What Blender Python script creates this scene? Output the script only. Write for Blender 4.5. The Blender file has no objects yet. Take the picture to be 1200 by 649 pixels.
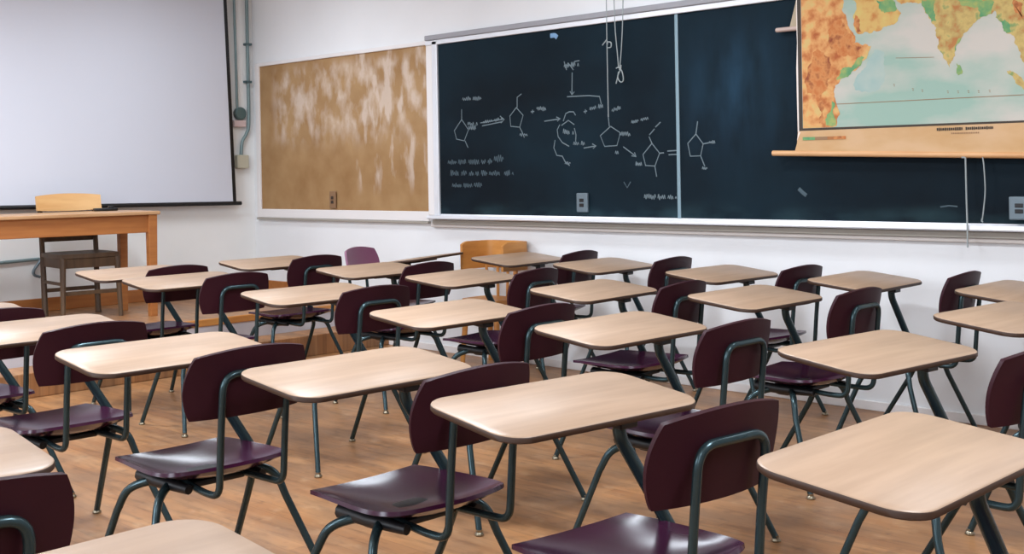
import bpy, bmesh, math, random
from mathutils import Vector, Matrix
C = bpy.context.scene
COL = C.collection
R = math.radians
# ------------------------------------------------------------------ camera
F, CY, YAW, PITCH, ROLL = 1400.56, 204.23, 2.342136, -0.001884, -0.017573
CAM = Vector((8.7961, -5.8543, 1.2937))
FW = Vector((math.cos(YAW)*math.cos(PITCH), math.sin(YAW)*math.cos(PITCH), math.sin(PITCH)))
_rt = Vector((math.sin(YAW), -math.cos(YAW), 0)); _up = _rt.cross(FW)
RT = math.cos(ROLL)*_rt + math.sin(ROLL)*_up
UP = -math.sin(ROLL)*_rt + math.cos(ROLL)*_up
cd = bpy.data.cameras.new('camera'); cam = bpy.data.objects.new('camera', cd); COL.objects.link(cam)
m = Matrix((RT, UP, -FW)).transposed().to_4x4(); m.translation = CAM
cam.matrix_world = m
cd.sensor_width = 36; cd.lens = F/1200*36
cd.shift_y = -(324.5-CY)/1200
cd.clip_start = 0.05
C.camera = cam
def ray(px, py):
    return FW + RT*((px-600)/F) + UP*((CY-py)/F)
def on_y(px, py, y):                       # where the sight line meets the plane of the chalkboard wall
    d = ray(px, py); t = (y-CAM.y)/d.y; return CAM + d*t
def on_x(px, py, x):
    d = ray(px, py); t = (x-CAM.x)/d.x; return CAM + d*t
# ------------------------------------------------------------------ world, light, exposure
W = bpy.data.worlds.new('world'); C.world = W; W.use_nodes = True
W.node_tree.nodes['Background'].inputs[0].default_value = (0.75, 0.85, 1, 1)
W.node_tree.nodes['Background'].inputs[1].default_value = 0.2
C.view_settings.view_transform = 'Standard'; C.view_settings.look = 'None'
C.view_settings.exposure = 0.12; C.view_settings.gamma = 1.0; C.view_settings.use_curve_mapping = False
def area(name, loc, rot, sx, sy, power, col, spread=180):
    l = bpy.data.lights.new(name, 'AREA'); l.shape = 'RECTANGLE'; l.size = sx; l.size_y = sy
    l.energy = power; l.color = col; l.spread = R(spread)
    o = bpy.data.objects.new(name, l); COL.objects.link(o); o.location = loc; o.rotation_euler = rot
    return o
CEIL = 3.3
for lx, ly, pw in ((1.9, -3.3, 68), (5.3, -3.3, 72), (8.7, -3.3, 70), (1.9, -6.6, 34), (5.3, -6.6, 36), (8.7, -6.6, 40), (4.4, -1.3, 22), (1.5, -1.3, 18), (7.6, -1.3, 18)):
    area('ceiling_lamp', (lx, ly, 3.02), (0, 0, 0), 0.9, 0.35, pw, (0.90, 0.985, 1.08), 168)
for lx, pw in ((1.6, 40), (5.2, 90), (9.0, 40)):
    area('window_daylight', (lx, -7.9, 2.05), (R(90), 0, 0), 1.1, 1.7, pw, (0.88, 0.97, 1.10), 180)
# ------------------------------------------------------------------ materials
def lin(c):
    return tuple(((v/255)/12.92 if v/255 <= 0.04045 else ((v/255+0.055)/1.055)**2.4) for v in c) + (1,)
def mat(name, col, rough=0.5, metal=0.0, spec=0.5, coat=0.0, col2=None, scale=(8, 8, 8), detail=4, lo=0.35, hi=0.65, bump=0.0, bscale=80):
    m = bpy.data.materials.new(name); m.use_nodes = True
    nt = m.node_tree; b = nt.nodes['Principled BSDF']
    b.inputs['Base Color'].default_value = lin(col); b.inputs['Roughness'].default_value = rough
    b.inputs['Metallic'].default_value = metal; b.inputs['Specular IOR Level'].default_value = spec
    b.inputs['Coat Weight'].default_value = coat; b.inputs['Coat Roughness'].default_value = 0.12
    tc = nt.nodes.new('ShaderNodeTexCoord')
    if col2:
        mp = nt.nodes.new('ShaderNodeMapping'); mp.inputs['Scale'].default_value = scale
        n = nt.nodes.new('ShaderNodeTexNoise'); n.inputs['Scale'].default_value = 1; n.inputs['Detail'].default_value = detail
        cr = nt.nodes.new('ShaderNodeValToRGB')
        cr.color_ramp.elements[0].position = lo; cr.color_ramp.elements[0].color = lin(col)
        cr.color_ramp.elements[1].position = hi; cr.color_ramp.elements[1].color = lin(col2)
        nt.links.new(tc.outputs['Object'], mp.inputs[0]); nt.links.new(mp.outputs[0], n.inputs[0])
        nt.links.new(n.outputs[0], cr.inputs[0]); nt.links.new(cr.outputs[0], b.inputs['Base Color'])
    if bump:
        n2 = nt.nodes.new('ShaderNodeTexNoise'); n2.inputs['Scale'].default_value = bscale
        bp = nt.nodes.new('ShaderNodeBump'); bp.inputs['Strength'].default_value = bump; bp.inputs['Distance'].default_value = 0.002
        nt.links.new(tc.outputs['Object'], n2.inputs[0]); nt.links.new(n2.outputs[0], bp.inputs['Height'])
        nt.links.new(bp.outputs[0], b.inputs['Normal'])
    return m
M = {}
M['wall'] = mat('painted_wall', (229, 230, 231), 0.75, col2=(224, 225, 226), scale=(1.3, 1.3, 1.3), bump=0.12, bscale=60)
M['front_wall'] = mat('painted_front_wall', (236, 236, 234), 0.75, col2=(230, 231, 229), scale=(1.3, 1.3, 1.3))
M['trim'] = mat('white_trim', (226, 222, 220), 0.55)
M['tray_metal'] = mat('tray_metal', (226, 228, 232), 0.35, metal=0.3)
M['grey_trim'] = mat('grey_trim', (158, 152, 142), 0.6)
M['dark_trim'] = mat('dark_trim', (150, 150, 155), 0.5)
M['ceiling'] = mat('ceiling_paint', (225, 222, 218), 0.9)
M['laminate'] = mat('tan_laminate', (158, 131, 108), 0.4, col2=(169, 141, 117), scale=(3.2, 34, 14), detail=6, lo=0.34, hi=0.62, spec=0.45)
M['laminate_edge'] = mat('brown_edge', (56, 34, 19), 0.55)
M['seat_plastic'] = mat('maroon_plastic', (50, 17, 38), 0.2, spec=0.34, coat=0.0, col2=(58, 21, 46), scale=(3, 3, 3))
M['back_plastic'] = mat('maroon_back_plastic', (44, 16, 24), 0.5, spec=0.16, col2=(50, 19, 28), scale=(3, 3, 3))
M['lit_maroon_plastic'] = mat('lit_maroon_plastic', (126, 74, 102), 0.4, col2=(134, 80, 108), scale=(3, 3, 3))  # maroon backrest plastic made lighter, front light put into its colour
M['frame'] = mat('green_black_steel', (50, 68, 72), 0.26, metal=0.6)
M['black'] = mat('black_steel', (22, 22, 24), 0.45, metal=0.2)
M['glide'] = mat('steel_glide', (150, 140, 120), 0.3, metal=0.9)
M['oak'] = mat('orange_oak', (170, 108, 54), 0.5, col2=(156, 95, 46), scale=(30, 3, 40), detail=5)
M['oak_top'] = mat('oak_top', (190, 150, 110), 0.4, col2=(170, 128, 88), scale=(20, 2, 20), detail=5)
M['pale_ply'] = mat('pale_plywood', (212, 168, 112), 0.45, col2=(200, 152, 96), scale=(4, 3, 20), detail=5)
M['dark_wood'] = mat('dark_stained_wood', (92, 70, 48), 0.5, col2=(74, 54, 36), scale=(20, 20, 3), detail=4)
M['honey'] = mat('honey_wood', (200, 140, 72), 0.45, col2=(180, 118, 56), scale=(4, 4, 20), detail=5)
M['riser'] = mat('riser_paint', (200, 198, 204), 0.6)
M['screen'] = mat('screen_fabric', (204, 207, 217), 0.85, bump=0.05, bscale=5)
M['conduit'] = mat('conduit_paint', (120, 140, 142), 0.5, metal=0.2)
M['box_grey'] = mat('galvanised_box', (104, 118, 126), 0.5, metal=0.3)
M['cream'] = mat('cream_plate', (190, 186, 166), 0.5)
M['chalk'] = mat('chalk', (104, 118, 124), 0.95)
M['chalk_dim'] = mat('chalk_faint', (72, 88, 96), 0.95)
M['cord'] = mat('cotton_cord', (150, 158, 158), 0.9)
M['rod'] = mat('map_rod_wood', (216, 168, 120), 0.5, col2=(200, 148, 98), scale=(3, 30, 30))
M['paper'] = mat('map_paper', (206, 170, 130), 0.8, col2=(196, 156, 108), scale=(4, 4, 9))
M['paper_white'] = mat('map_margin', (232, 222, 214), 0.8)
M['ink'] = mat('map_ink', (70, 62, 54), 0.9)
M['ink_soft'] = mat('map_ink_soft', (150, 118, 88), 0.9)
M['sea'] = mat('map_sea', (196, 190, 180), 0.8, col2=(150, 178, 164), scale=(1.6, 1.1, 3.4), detail=5, lo=0.40, hi=0.60)
M['sea_deep'] = mat('map_deep_sea', (146, 176, 172), 0.8, col2=(172, 186, 176), scale=(6, 6, 6))
def land(name, cols, sc):
    m = mat(name, cols[0], 0.8, col2=cols[1], scale=(sc, sc, sc), detail=6)
    cr = [n for n in m.node_tree.nodes if n.type == 'VALTORGB'][0].color_ramp
    cr.elements[0].position = 0.33; cr.elements[-1].position = 0.68
    for i, c in enumerate(cols[2:]):
        e = cr.elements.new(0.33+0.35*(i+1)/(len(cols)-1)); e.color = lin(c)
    cr.elements[-1].color = lin(cols[1])
    return m
M['land_africa'] = land('map_land_africa', [(206, 176, 112), (170, 92, 48), (214, 160, 100), (196, 128, 74)], 17)
M['land_arabia'] = land('map_land_arabia', [(206, 182, 108), (188, 124, 66), (206, 168, 100)], 15)
M['land_india'] = land('map_land_india', [(128, 150, 94), (178, 120, 68), (198, 172, 106), (180, 156, 96)], 19)
M['land_green'] = land('map_land_green', [(84, 146, 102), (160, 168, 98), (116, 158, 102)], 19)
M['land_peak'] = land('map_land_peak', [(186, 104, 52), (140, 70, 40), (200, 134, 78)], 22)

def board_material():
    m = bpy.data.materials.new('chalkboard_slate'); m.use_nodes = True
    nt = m.node_tree; b = nt.nodes['Principled BSDF']; b.inputs['Roughness'].default_value = 0.75
    b.inputs['Specular IOR Level'].default_value = 0.12
    tc = nt.nodes.new('ShaderNodeTexCoord')
    def noise(sc, lo, hi, det=4):
        mp = nt.nodes.new('ShaderNodeMapping'); mp.inputs['Scale'].default_value = sc
        n = nt.nodes.new('ShaderNodeTexNoise'); n.inputs['Scale'].default_value = 1; n.inputs['Detail'].default_value = det
        r = nt.nodes.new('ShaderNodeMapRange'); r.inputs['From Min'].default_value = lo; r.inputs['From Max'].default_value = hi
        nt.links.new(tc.outputs['Object'], mp.inputs[0]); nt.links.new(mp.outputs[0], n.inputs[0]); nt.links.new(n.outputs[0], r.inputs[0])
        return r.outputs[0]
    def mix(fac, a, bb):
        mx = nt.nodes.new('ShaderNodeMix'); mx.data_type = 'RGBA'
        nt.links.new(fac, mx.inputs[0])
        for s, v in ((6, a), (7, bb)):
            if isinstance(v, tuple): mx.inputs[s].default_value = v
            else: nt.links.new(v, mx.inputs[s])
        return mx.outputs[2]
    c1 = mix(noise((0.9, 1, 1.2), 0.38, 0.68), lin((11, 20, 27)), lin((18, 36, 46)))
    # erased chalk haze on the second panel: a soft blob (x 4.7-5.3, z 1.6-2.0) broken up by vertical noise
    sep = nt.nodes.new('ShaderNodeSeparateXYZ'); nt.links.new(tc.outputs['Object'], sep.inputs[0])
    def gauss(out, c, w):
        s = nt.nodes.new('ShaderNodeMath'); s.operation = 'SUBTRACT'; s.inputs[1].default_value = c; nt.links.new(out, s.inputs[0])
        d = nt.nodes.new('ShaderNodeMath'); d.operation = 'DIVIDE'; d.inputs[1].default_value = w; nt.links.new(s.outputs[0], d.inputs[0])
        q = nt.nodes.new('ShaderNodeMath'); q.operation = 'MULTIPLY'; nt.links.new(d.outputs[0], q.inputs[0]); nt.links.new(d.outputs[0], q.inputs[1])
        k = nt.nodes.new('ShaderNodeMath'); k.operation = 'MULTIPLY'; k.inputs[1].default_value = -1; nt.links.new(q.outputs[0], k.inputs[0])
        e = nt.nodes.new('ShaderNodeMath'); e.operation = 'EXPONENT'; nt.links.new(k.outputs[0], e.inputs[0]); return e.outputs[0]
    def mul(a, bb):
        q = nt.nodes.new('ShaderNodeMath'); q.operation = 'MULTIPLY'; nt.links.new(a, q.inputs[0])
        if isinstance(bb, float): q.inputs[1].default_value = bb
        else: nt.links.new(bb, q.inputs[1])
        return q.outputs[0]
    hz = mul(mul(gauss(sep.outputs[0], 4.95, 0.32), gauss(sep.outputs[2], 1.75, 0.34)), noise((7, 1, 2.2), 0.3, 0.75))
    c2 = mix(mul(hz, 0.75), c1, lin((40, 70, 92)))
    sm = mul(mul(gauss(sep.outputs[2], 1.02, 0.05), noise((2.5, 1, 6), 0.4, 0.8)), 0.55)
    c3 = mix(sm, c2, lin((56, 84, 90)))
    nt.links.new(c3, b.inputs['Base Color'])
    return m
M['board'] = board_material()

def cork_material():
    m = bpy.data.materials.new('cork_sheet'); m.use_nodes = True
    nt = m.node_tree; b = nt.nodes['Principled BSDF']; b.inputs['Roughness'].default_value = 0.9
    b.inputs['Specular IOR Level'].default_value = 0.1
    tc = nt.nodes.new('ShaderNodeTexCoord'); sep = nt.nodes.new('ShaderNodeSeparateXYZ')
    nt.links.new(tc.outputs['Object'], sep.inputs[0])
    def noise(sc, lo, hi, det=5, loc=(0, 0, 0)):
        mp = nt.nodes.new('ShaderNodeMapping'); mp.inputs['Scale'].default_value = sc; mp.inputs['Location'].default_value = loc
        n = nt.nodes.new('ShaderNodeTexNoise'); n.inputs['Scale'].default_value = 1; n.inputs['Detail'].default_value = det
        r = nt.nodes.new('ShaderNodeMapRange'); r.inputs['From Min'].default_value = lo; r.inputs['From Max'].default_value = hi
        nt.links.new(tc.outputs['Object'], mp.inputs[0]); nt.links.new(mp.outputs[0], n.inputs[0]); nt.links.new(n.outputs[0], r.inputs[0])
        return r.outputs[0]
    def ramp(out, a, bb):
        r = nt.nodes.new('ShaderNodeMapRange'); r.interpolation_type = 'SMOOTHSTEP'
        r.inputs['From Min'].default_value = a; r.inputs['From Max'].default_value = bb
        nt.links.new(out, r.inputs[0]); return r.outputs[0]
    def mth(op, a, bb):
        q = nt.nodes.new('ShaderNodeMath'); q.operation = op
        for i, v in enumerate((a, bb)):
            if isinstance(v, float): q.inputs[i].default_value = v
            else: nt.links.new(v, q.inputs[i])
        return q.outputs[0]
    def mix(fac, a, bb):
        mx = nt.nodes.new('ShaderNodeMix'); mx.data_type = 'RGBA'; nt.links.new(fac, mx.inputs[0])
        for s, v in ((6, a), (7, bb)):
            if isinstance(v, tuple): mx.inputs[s].default_value = v
            else: nt.links.new(v, mx.inputs[s])
        return mx.outputs[2]
    x, z = sep.outputs[0], sep.outputs[2]
    base = mix(noise((5, 5, 5), 0.3, 0.7), lin((146, 111, 74)), lin((164, 131, 92)))
    # scraped plaster left in tall smears on the upper half, more on the right
    up = mth('MULTIPLY', ramp(z, 1.45, 1.75), mth('MULTIPLY', ramp(x, 0.25, 0.45), ramp(z, 2.24, 2.12)))
    a = mth('MULTIPLY', up, noise((8, 1, 4.5), 0.44, 0.64, 10))
    low = mth('MULTIPLY', mth('MULTIPLY', ramp(x, 1.35, 1.5), ramp(z, 1.1, 1.3)), noise((8, 1, 2.4), 0.54, 0.64, 6, (3, 0, 1)))
    w = mth('MINIMUM', mth('ADD', a, mth('MULTIPLY', low, 0.8)), 1.0)
    haze = mth('MULTIPLY', ramp(z, 1.3, 1.7), mth('MULTIPLY', noise((2, 2, 2), 0.35, 0.65), 0.35))
    c = mix(haze, base, lin((192, 162, 124)))
    c = mix(mth('MULTIPLY', w, 0.62), c, lin((214, 200, 188)))
    nt.links.new(c, b.inputs['Base Color'])
    return m
M['cork'] = cork_material()

def floor_material():
    m = bpy.data.materials.new('worn_wood_floor'); m.use_nodes = True
    nt = m.node_tree; b = nt.nodes['Principled BSDF']
    tc = nt.nodes.new('ShaderNodeTexCoord')
    mp = nt.nodes.new('ShaderNodeMapping'); mp.inputs['Rotation'].default_value = (0, 0, 0)
    br = nt.nodes.new('ShaderNodeTexBrick'); br.offset = 0.37; br.inputs['Scale'].default_value = 1
    br.inputs['Brick Width'].default_value = 0.95; br.inputs['Row Height'].default_value = 0.075; br.inputs['Mortar Size'].default_value = 0.0012
    br.inputs['Color1'].default_value = lin((168, 118, 74)); br.inputs['Color2'].default_value = lin((148, 100, 61))
    br.inputs['Mortar'].default_value = lin((110, 72, 42)); br.inputs['Bias'].default_value = 0.0
    nt.links.new(tc.outputs['Object'], mp.inputs[0]); nt.links.new(mp.outputs[0], br.inputs[0])
    def noise(sc, lo, hi, det=5):
        m2 = nt.nodes.new('ShaderNodeMapping'); m2.inputs['Scale'].default_value = sc
        n = nt.nodes.new('ShaderNodeTexNoise'); n.inputs['Scale'].default_value = 1; n.inputs['Detail'].default_value = det
        r = nt.nodes.new('ShaderNodeMapRange'); r.inputs['From Min'].default_value = lo; r.inputs['From Max'].default_value = hi
        nt.links.new(tc.outputs['Object'], m2.inputs[0]); nt.links.new(m2.outputs[0], n.inputs[0]); nt.links.new(n.outputs[0], r.inputs[0])
        return r.outputs[0]
    def mix(fac, a, bb, k):
        q = nt.nodes.new('ShaderNodeMath'); q.operation = 'MULTIPLY'; q.inputs[1].default_value = k; nt.links.new(fac, q.inputs[0])
        mx = nt.nodes.new('ShaderNodeMix'); mx.data_type = 'RGBA'; nt.links.new(q.outputs[0], mx.inputs[0])
        nt.links.new(a, mx.inputs[6]); mx.inputs[7].default_value = bb; return mx.outputs[2]
    c = mix(noise((1.3, 12, 1), 0.42, 0.72), br.outputs[0], lin((184, 140, 98)), 0.55)
    c = mix(noise((2.4, 4.5, 1), 0.42, 0.66), c, lin((128, 96, 70)), 0.7)
    c = mix(noise((5, 30, 1), 0.5, 0.68), c, lin((104, 70, 44)), 0.5)
    c = mix(noise((16, 22, 1), 0.56, 0.70), c, lin((96, 64, 42)), 0.4)
    c = mix(noise((7, 9, 1), 0.58, 0.72), c, lin((196, 160, 122)), 0.35)
    nt.links.new(c, b.inputs['Base Color'])
    b.inputs['Roughness'].default_value = 0.4
    return m
M['floor'] = floor_material()
# ------------------------------------------------------------------ mesh helpers
def link(name, bm, mats, parent=None, smooth=False, angle=40):
    me = bpy.data.meshes.new(name); bmesh.ops.recalc_face_normals(bm, faces=bm.faces); bm.to_mesh(me); bm.free()
    for mm in (mats if isinstance(mats, (list, tuple)) else [mats]): me.materials.append(mm)
    o = bpy.data.objects.new(name, me); COL.objects.link(o)
    if smooth:
        for p in me.polygons: p.use_smooth = True
        if angle < 180:
            mark = bmesh.new(); mark.from_mesh(me)
            for e in mark.edges:
                if len(e.link_faces) == 2 and e.calc_face_angle(0) > R(angle): e.smooth = False
            mark.to_mesh(me); mark.free()
    if parent: o.parent = parent
    return o
def box(bm, lo, hi, bev=0.0, mi=0, mtx=None):
    lo = Vector(lo); hi = Vector(hi)
    r = bmesh.ops.create_cube(bm, size=1)
    vs = r['verts']
    for v in vs: v.co = Vector([(lo[i]+hi[i])/2 + v.co[i]*(hi[i]-lo[i]) for i in range(3)])
    fs = list({f for v in vs for f in v.link_faces})
    for f in fs: f.material_index = mi
    if bev:
        es = list({e for f in fs for e in f.edges})
        r2 = bmesh.ops.bevel(bm, geom=es, offset=bev, segments=2, affect='EDGES', profile=0.5)
        vs = list({v for f in r2['faces'] for v in f.verts} | {v for v in vs if v.is_valid})
        for f in r2['faces']: f.material_index = mi
    if mtx is not None:
        for v in {v for v in vs if v.is_valid}: v.co = mtx @ v.co
    return bm
def catmull(pts, n=6):
    P = [Vector(p) for p in pts]; out = []
    for i in range(len(P)-1):
        a = P[i-1] if i else P[0]*2-P[1]; b, c = P[i], P[i+1]; d = P[i+2] if i+2 < len(P) else P[-1]*2-P[-2]
        for k in range(n):
            t = k/n
            out.append(0.5*((2*b)+(c-a)*t+(2*a-5*b+4*c-d)*t*t+(3*b-a-3*c+d)*t**3))
    out.append(P[-1]); return out
def fillet(pts, rad, n=5):
    P = [Vector(p) for p in pts]; out = [P[0]]
    for i in range(1, len(P)-1):
        a, b, c = P[i-1], P[i], P[i+1]
        r = min(rad, (a-b).length*0.48, (c-b).length*0.48)
        s = b+(a-b).normalized()*r; e = b+(c-b).normalized()*r
        for k in range(n+1):
            t = k/n; out.append(s*(1-t)**2 + b*2*t*(1-t) + e*t*t)
    out.append(P[-1]); return out
def tube(bm, pts, r0, r1=None, seg=10, mi=0, closed=False):
    pts = [Vector(p) for p in pts]
    r1 = r0 if r1 is None else r1
    n = len(pts); rings = []
    t0 = (pts[1]-pts[0]).normalized()
    nrm = t0.orthogonal().normalized()
    for i, p in enumerate(pts):
        if closed: t = (pts[(i+1) % n]-pts[i-1]).normalized()
        else: t = ((pts[i+1] if i < n-1 else p)-(pts[i-1] if i else p)).normalized()
        nrm = (nrm - t*nrm.dot(t)).normalized(); bi = t.cross(nrm)
        r = r0+(r1-r0)*i/(n-1)
        rings.append([bm.verts.new(p+(nrm*math.cos(2*math.pi*k/seg)+bi*math.sin(2*math.pi*k/seg))*r) for k in range(seg)])
    for i in range(n if closed else n-1):
        A, B = rings[i], rings[(i+1) % n]
        for k in range(seg):
            f = bm.faces.new((A[k], A[(k+1) % seg], B[(k+1) % seg], B[k])); f.material_index = mi
    if not closed:
        bm.faces.new(rings[0][::-1]).material_index = mi; bm.faces.new(rings[-1]).material_index = mi
    return bm
def lathe(bm, prof, base=(0, 0, 0), seg=14, mi=0):
    base = Vector(base); rings = []
    for r, z in prof:
        rings.append([bm.verts.new(base+Vector((r*math.cos(2*math.pi*k/seg), r*math.sin(2*math.pi*k/seg), z))) for k in range(seg)])
    for A, B in zip(rings, rings[1:]):
        for k in range(seg): bm.faces.new((A[k], A[(k+1) % seg], B[(k+1) % seg], B[k])).material_index = mi
    bm.faces.new(rings[0][::-1]).material_index = mi; bm.faces.new(rings[-1]).material_index = mi
    return bm
def prism(bm, pts, off, mi=0, mi_side=None):
    off = Vector(off)
    a = [bm.verts.new(Vector(p)) for p in pts]; b = [bm.verts.new(Vector(p)+off) for p in pts]
    bm.faces.new(a).material_index = mi; bm.faces.new(b[::-1]).material_index = mi
    for i in range(len(a)):
        bm.faces.new((a[i-1], a[i], b[i], b[i-1])).material_index = mi if mi_side is None else mi_side
    return bm
def thing(name, label, cat, loc=(0, 0, 0), rotz=0.0, group=None):
    o = bpy.data.objects.new(name, None); COL.objects.link(o); o.empty_display_size = 0.1
    o.location = loc; o.rotation_euler = (0, 0, rotz); o['label'] = label; o['category'] = cat
    if group: o['group'] = group
    return o
def tag(o, label, cat, group=None):
    o['label'] = label; o['category'] = cat
    if group: o['group'] = group
    return o
def struct(o):
    o['kind'] = 'structure'; return o
def nb(): return bmesh.new()
# ================================================================== the room
RX, RY = 11.5, -8.2
ZD_ = 0.31                                      # height of the teaching platform
bm = nb(); box(bm, (-0.2, RY-0.2, -0.12), (RX+0.2, 0.2, 0)); struct(link('floor', bm, M['floor']))
bm = nb(); box(bm, (-0.2, RY-0.2, CEIL), (RX+0.2, 0.2, CEIL+0.12)); struct(link('ceiling', bm, M['ceiling']))
bm = nb(); box(bm, (-0.2, 0, 0), (RX+0.2, 0.2, CEIL)); struct(link('wall_right', bm, M['wall']))
bm = nb(); box(bm, (-0.2, RY, 0), (0, 0, CEIL)); struct(link('wall_front', bm, M['front_wall']))
bm = nb(); box(bm, (RX, RY, 0), (RX+0.2, 0, CEIL)); struct(link('wall_back', bm, M['wall']))
bm = nb(); box(bm, (-0.2, RY-0.2, 0), (RX+0.2, RY, CEIL)); struct(link('wall_left', bm, M['wall']))
bm = nb(); box(bm, (0, RY, 0), (1.5, 0, ZD_), 0.0); bmesh.ops.delete(bm, geom=[], context='FACES')
for f in bm.faces: f.material_index = 1 if f.normal.x > 0.9 else 0
pl = struct(link('platform', bm, [M['floor'], M['riser']]))
bm = nb(); box(bm, (1.49, RY, ZD_-0.045), (1.515, 0, ZD_+0.004), 0.006); struct(link('trim_1', bm, M['honey']))
bm = nb(); box(bm, (1.5, RY, 0), (1.78, -0.002, 0.15), 0.006); struct(link('step', bm, M['floor']))
bm = nb(); box(bm, (0, RY, ZD_), (0.018, -0.018, ZD_+0.1), 0.004); struct(link('baseboard_front', bm, M['oak']))
bm = nb(); box(bm, (0, -0.018, ZD_), (1.5, 0, ZD_+0.1), 0.004); struct(link('trim_2', bm, M['oak']))
bm = nb(); box(bm, (1.78, -0.014, 0), (RX, 0, 0.05), 0.004); struct(link('baseboard_right', bm, M['trim']))
# ------------------------------------------------------------------ cork board
cb = thing('cork_board', 'tan cork pinboard with white scraped smears on the wall left of the chalkboard', 'board', (1.2, 0, 1.0))
T = Matrix.Translation((-1.2, 0, -1.0))
def part(name, bm, mats, parent, **k):                      # geometry given in world space, kept there under its thing
    o = link(name, bm, mats, None, **k); o.parent = parent
    o.matrix_parent_inverse = (Matrix.Translation(parent.location) @ parent.rotation_euler.to_matrix().to_4x4()).inverted()
    return o
bm = nb(); box(bm, (0.13, -0.014, 1.017), (2.275, 0, 2.232)); part('cork_panel', bm, M['cork'], cb)
bm = nb()
box(bm, (0.075, -0.028, 0.945), (0.13, 0, 2.262), 0.004); box(bm, (0.13, -0.028, 0.945), (2.275, 0, 1.017), 0.004)
box(bm, (0.13, -0.028, 2.232), (2.275, 0, 2.262), 0.004); part('frame', bm, M['trim'], cb)
bm = nb(); box(bm, (0.075, -0.034, 0.928), (2.272, 0, 0.944), 0.003); part('moulding', bm, M['grey_trim'], cb)  # grey strip modelled in place of the shadow line under the frame
# ------------------------------------------------------------------ chalkboard
kb = thing('chalkboard', 'long dark slate chalkboard with chalked ring formulas and a metal tray', 'chalkboard', (4.5, 0, 0.97))
X0, XD, X1 = 2.40, 4.52, 6.95
bm = nb(); box(bm, (X0, -0.02, 1.0), (XD-0.012, 0, 2.224)); part('slate_panel', bm, M['board'], kb)
bm = nb(); box(bm, (XD+0.012, -0.02, 1.0), (X1, 0, 2.224)); part('slate_panel', bm, M['board'], kb)
bm = nb(); box(bm, (XD-0.012, -0.026, 1.0), (XD+0.012, 0, 2.224), 0.003); part('divider_strip', bm, mat('divider', (128, 152, 162), 0.5, metal=0.3), kb)
bm = nb(); box(bm, (2.277, -0.03, 0.99), (2.345, 0, 2.252), 0.004); part('side_frame', bm, M['trim'], kb)
bm = nb(); box(bm, (2.345, -0.036, 0.99), (X0, 0, 2.252), 0.005); part('side_frame', bm, M['tray_metal'], kb)
bm = nb(); box(bm, (2.277, -0.036, 2.224), (X1, 0, 2.258), 0.004); part('top_frame', bm, M['tray_metal'], kb)
bm = nb(); box(bm, (2.278, -0.045, 2.259), (X1, 0, 2.296), 0.006); part('map_rail', bm, M['dark_trim'], kb)
bm = nb()
P = [(-0.0, 1.0), (-0.02, 1.0), (-0.03, 0.985), (-0.085, 0.983), (-0.09, 0.992), (-0.096, 0.992), (-0.098, 0.972), (-0.09, 0.965), (-0.0, 0.96)]
prism(bm, [(2.33, y, z) for y, z in P], (X1-2.33, 0, 0)); part('chalk_tray', bm, M['tray_metal'], kb)
bm = nb(); box(bm, (2.33, -0.045, 0.928), (X1, 0, 0.96), 0.003); part('tray_support', bm, M['grey_trim'], kb)
bm = nb(); box(bm, (2.301, -0.03, 0.905), (X1, 0, 0.927), 0.003); part('moulding', bm, mat('moulding', (196, 188, 182), 0.6), kb)
# chalk on the board: strokes measured on the slate surface
YS = -0.0205
def stroke(bm, pts, r=0.0038, smooth=True):
    q = [on_y(x, y, YS) for x, y in pts]
    if smooth and len(q) > 2: q = catmull(q, 4)
    i0 = len(bm.verts); tube(bm, q, r, seg=6)
    bm.verts.ensure_lookup_table()
    for v in list(bm.verts)[i0:]: v.co.y = YS + (v.co.y-YS)*0.18
rnd = random.Random(4)
def scribble(bm, x0, x1, y, h, slope=0.0, words=(1.0,), r=0.0030):
    x = x0
    while x < x1:                                            # indistinct handwriting: joined ups, downs and loops
        n = rnd.randint(3, 6); pts = []
        w = rnd.uniform(1.7, 2.4)
        for k in range(n):
            yy = y + slope*(x-x0)
            pts += [(x, yy+h*rnd.uniform(0.2, 0.5)), (x+w*0.35, yy-h*rnd.uniform(0.2, 0.75)), (x+w*0.8, yy+h*rnd.uniform(0.1, 0.5))]
            x += w
            if x > x1: break
        stroke(bm, pts, r); x += rnd.uniform(1.8, 3.2)
def chalk(name, strokes, scr=(), label=None, r=0.0038, m='chalk', smooth=False):
    bm = nb()
    for s in strokes: stroke(bm, s, r, smooth)
    for a in scr: scribble(bm, *a)
    o = part(name, bm, M[m], kb)
    if label: o['label'] = label
chalk('chalk_diagram', [[(541, 140), (532.5, 153), (535, 163), (544, 165), (549, 152), (541, 140)], [(541, 140), (541, 128)], [(545, 165), (548.5, 173)]],
      [(548, 560, 145, 4, 0.1), (549, 558, 150, 4)], 'chalked ring with a side group, leftmost on the board')
chalk('chalk_writing', [], [(542, 564, 116, 4, -0.02)], m='chalk')
chalk('chalk_arrow', [[(563, 144), (590, 139.5)], [(565, 147.5), (589, 142.5)], [(586, 136), (591, 140), (587, 144)]], [(566, 588, 143, 3, -0.17)])
chalk('chalk_diagram', [[(605, 126), (597.5, 136), (598.5, 148), (609, 149), (613, 135), (605, 126)], [(606, 126), (606, 114), (611, 110)], [(609, 149), (612, 155), (614.5, 161)]], [(609, 617, 158, 3)])
chalk('chalk_writing', [[(622, 131), (626, 130.5)], [(624, 128.5), (624, 133)]], [(629, 640, 127, 4, 0.1)])
chalk('chalk_arrow', [[(638, 142), (656, 139.3)], [(652, 137), (656.5, 139.2), (653, 142)]])
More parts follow.
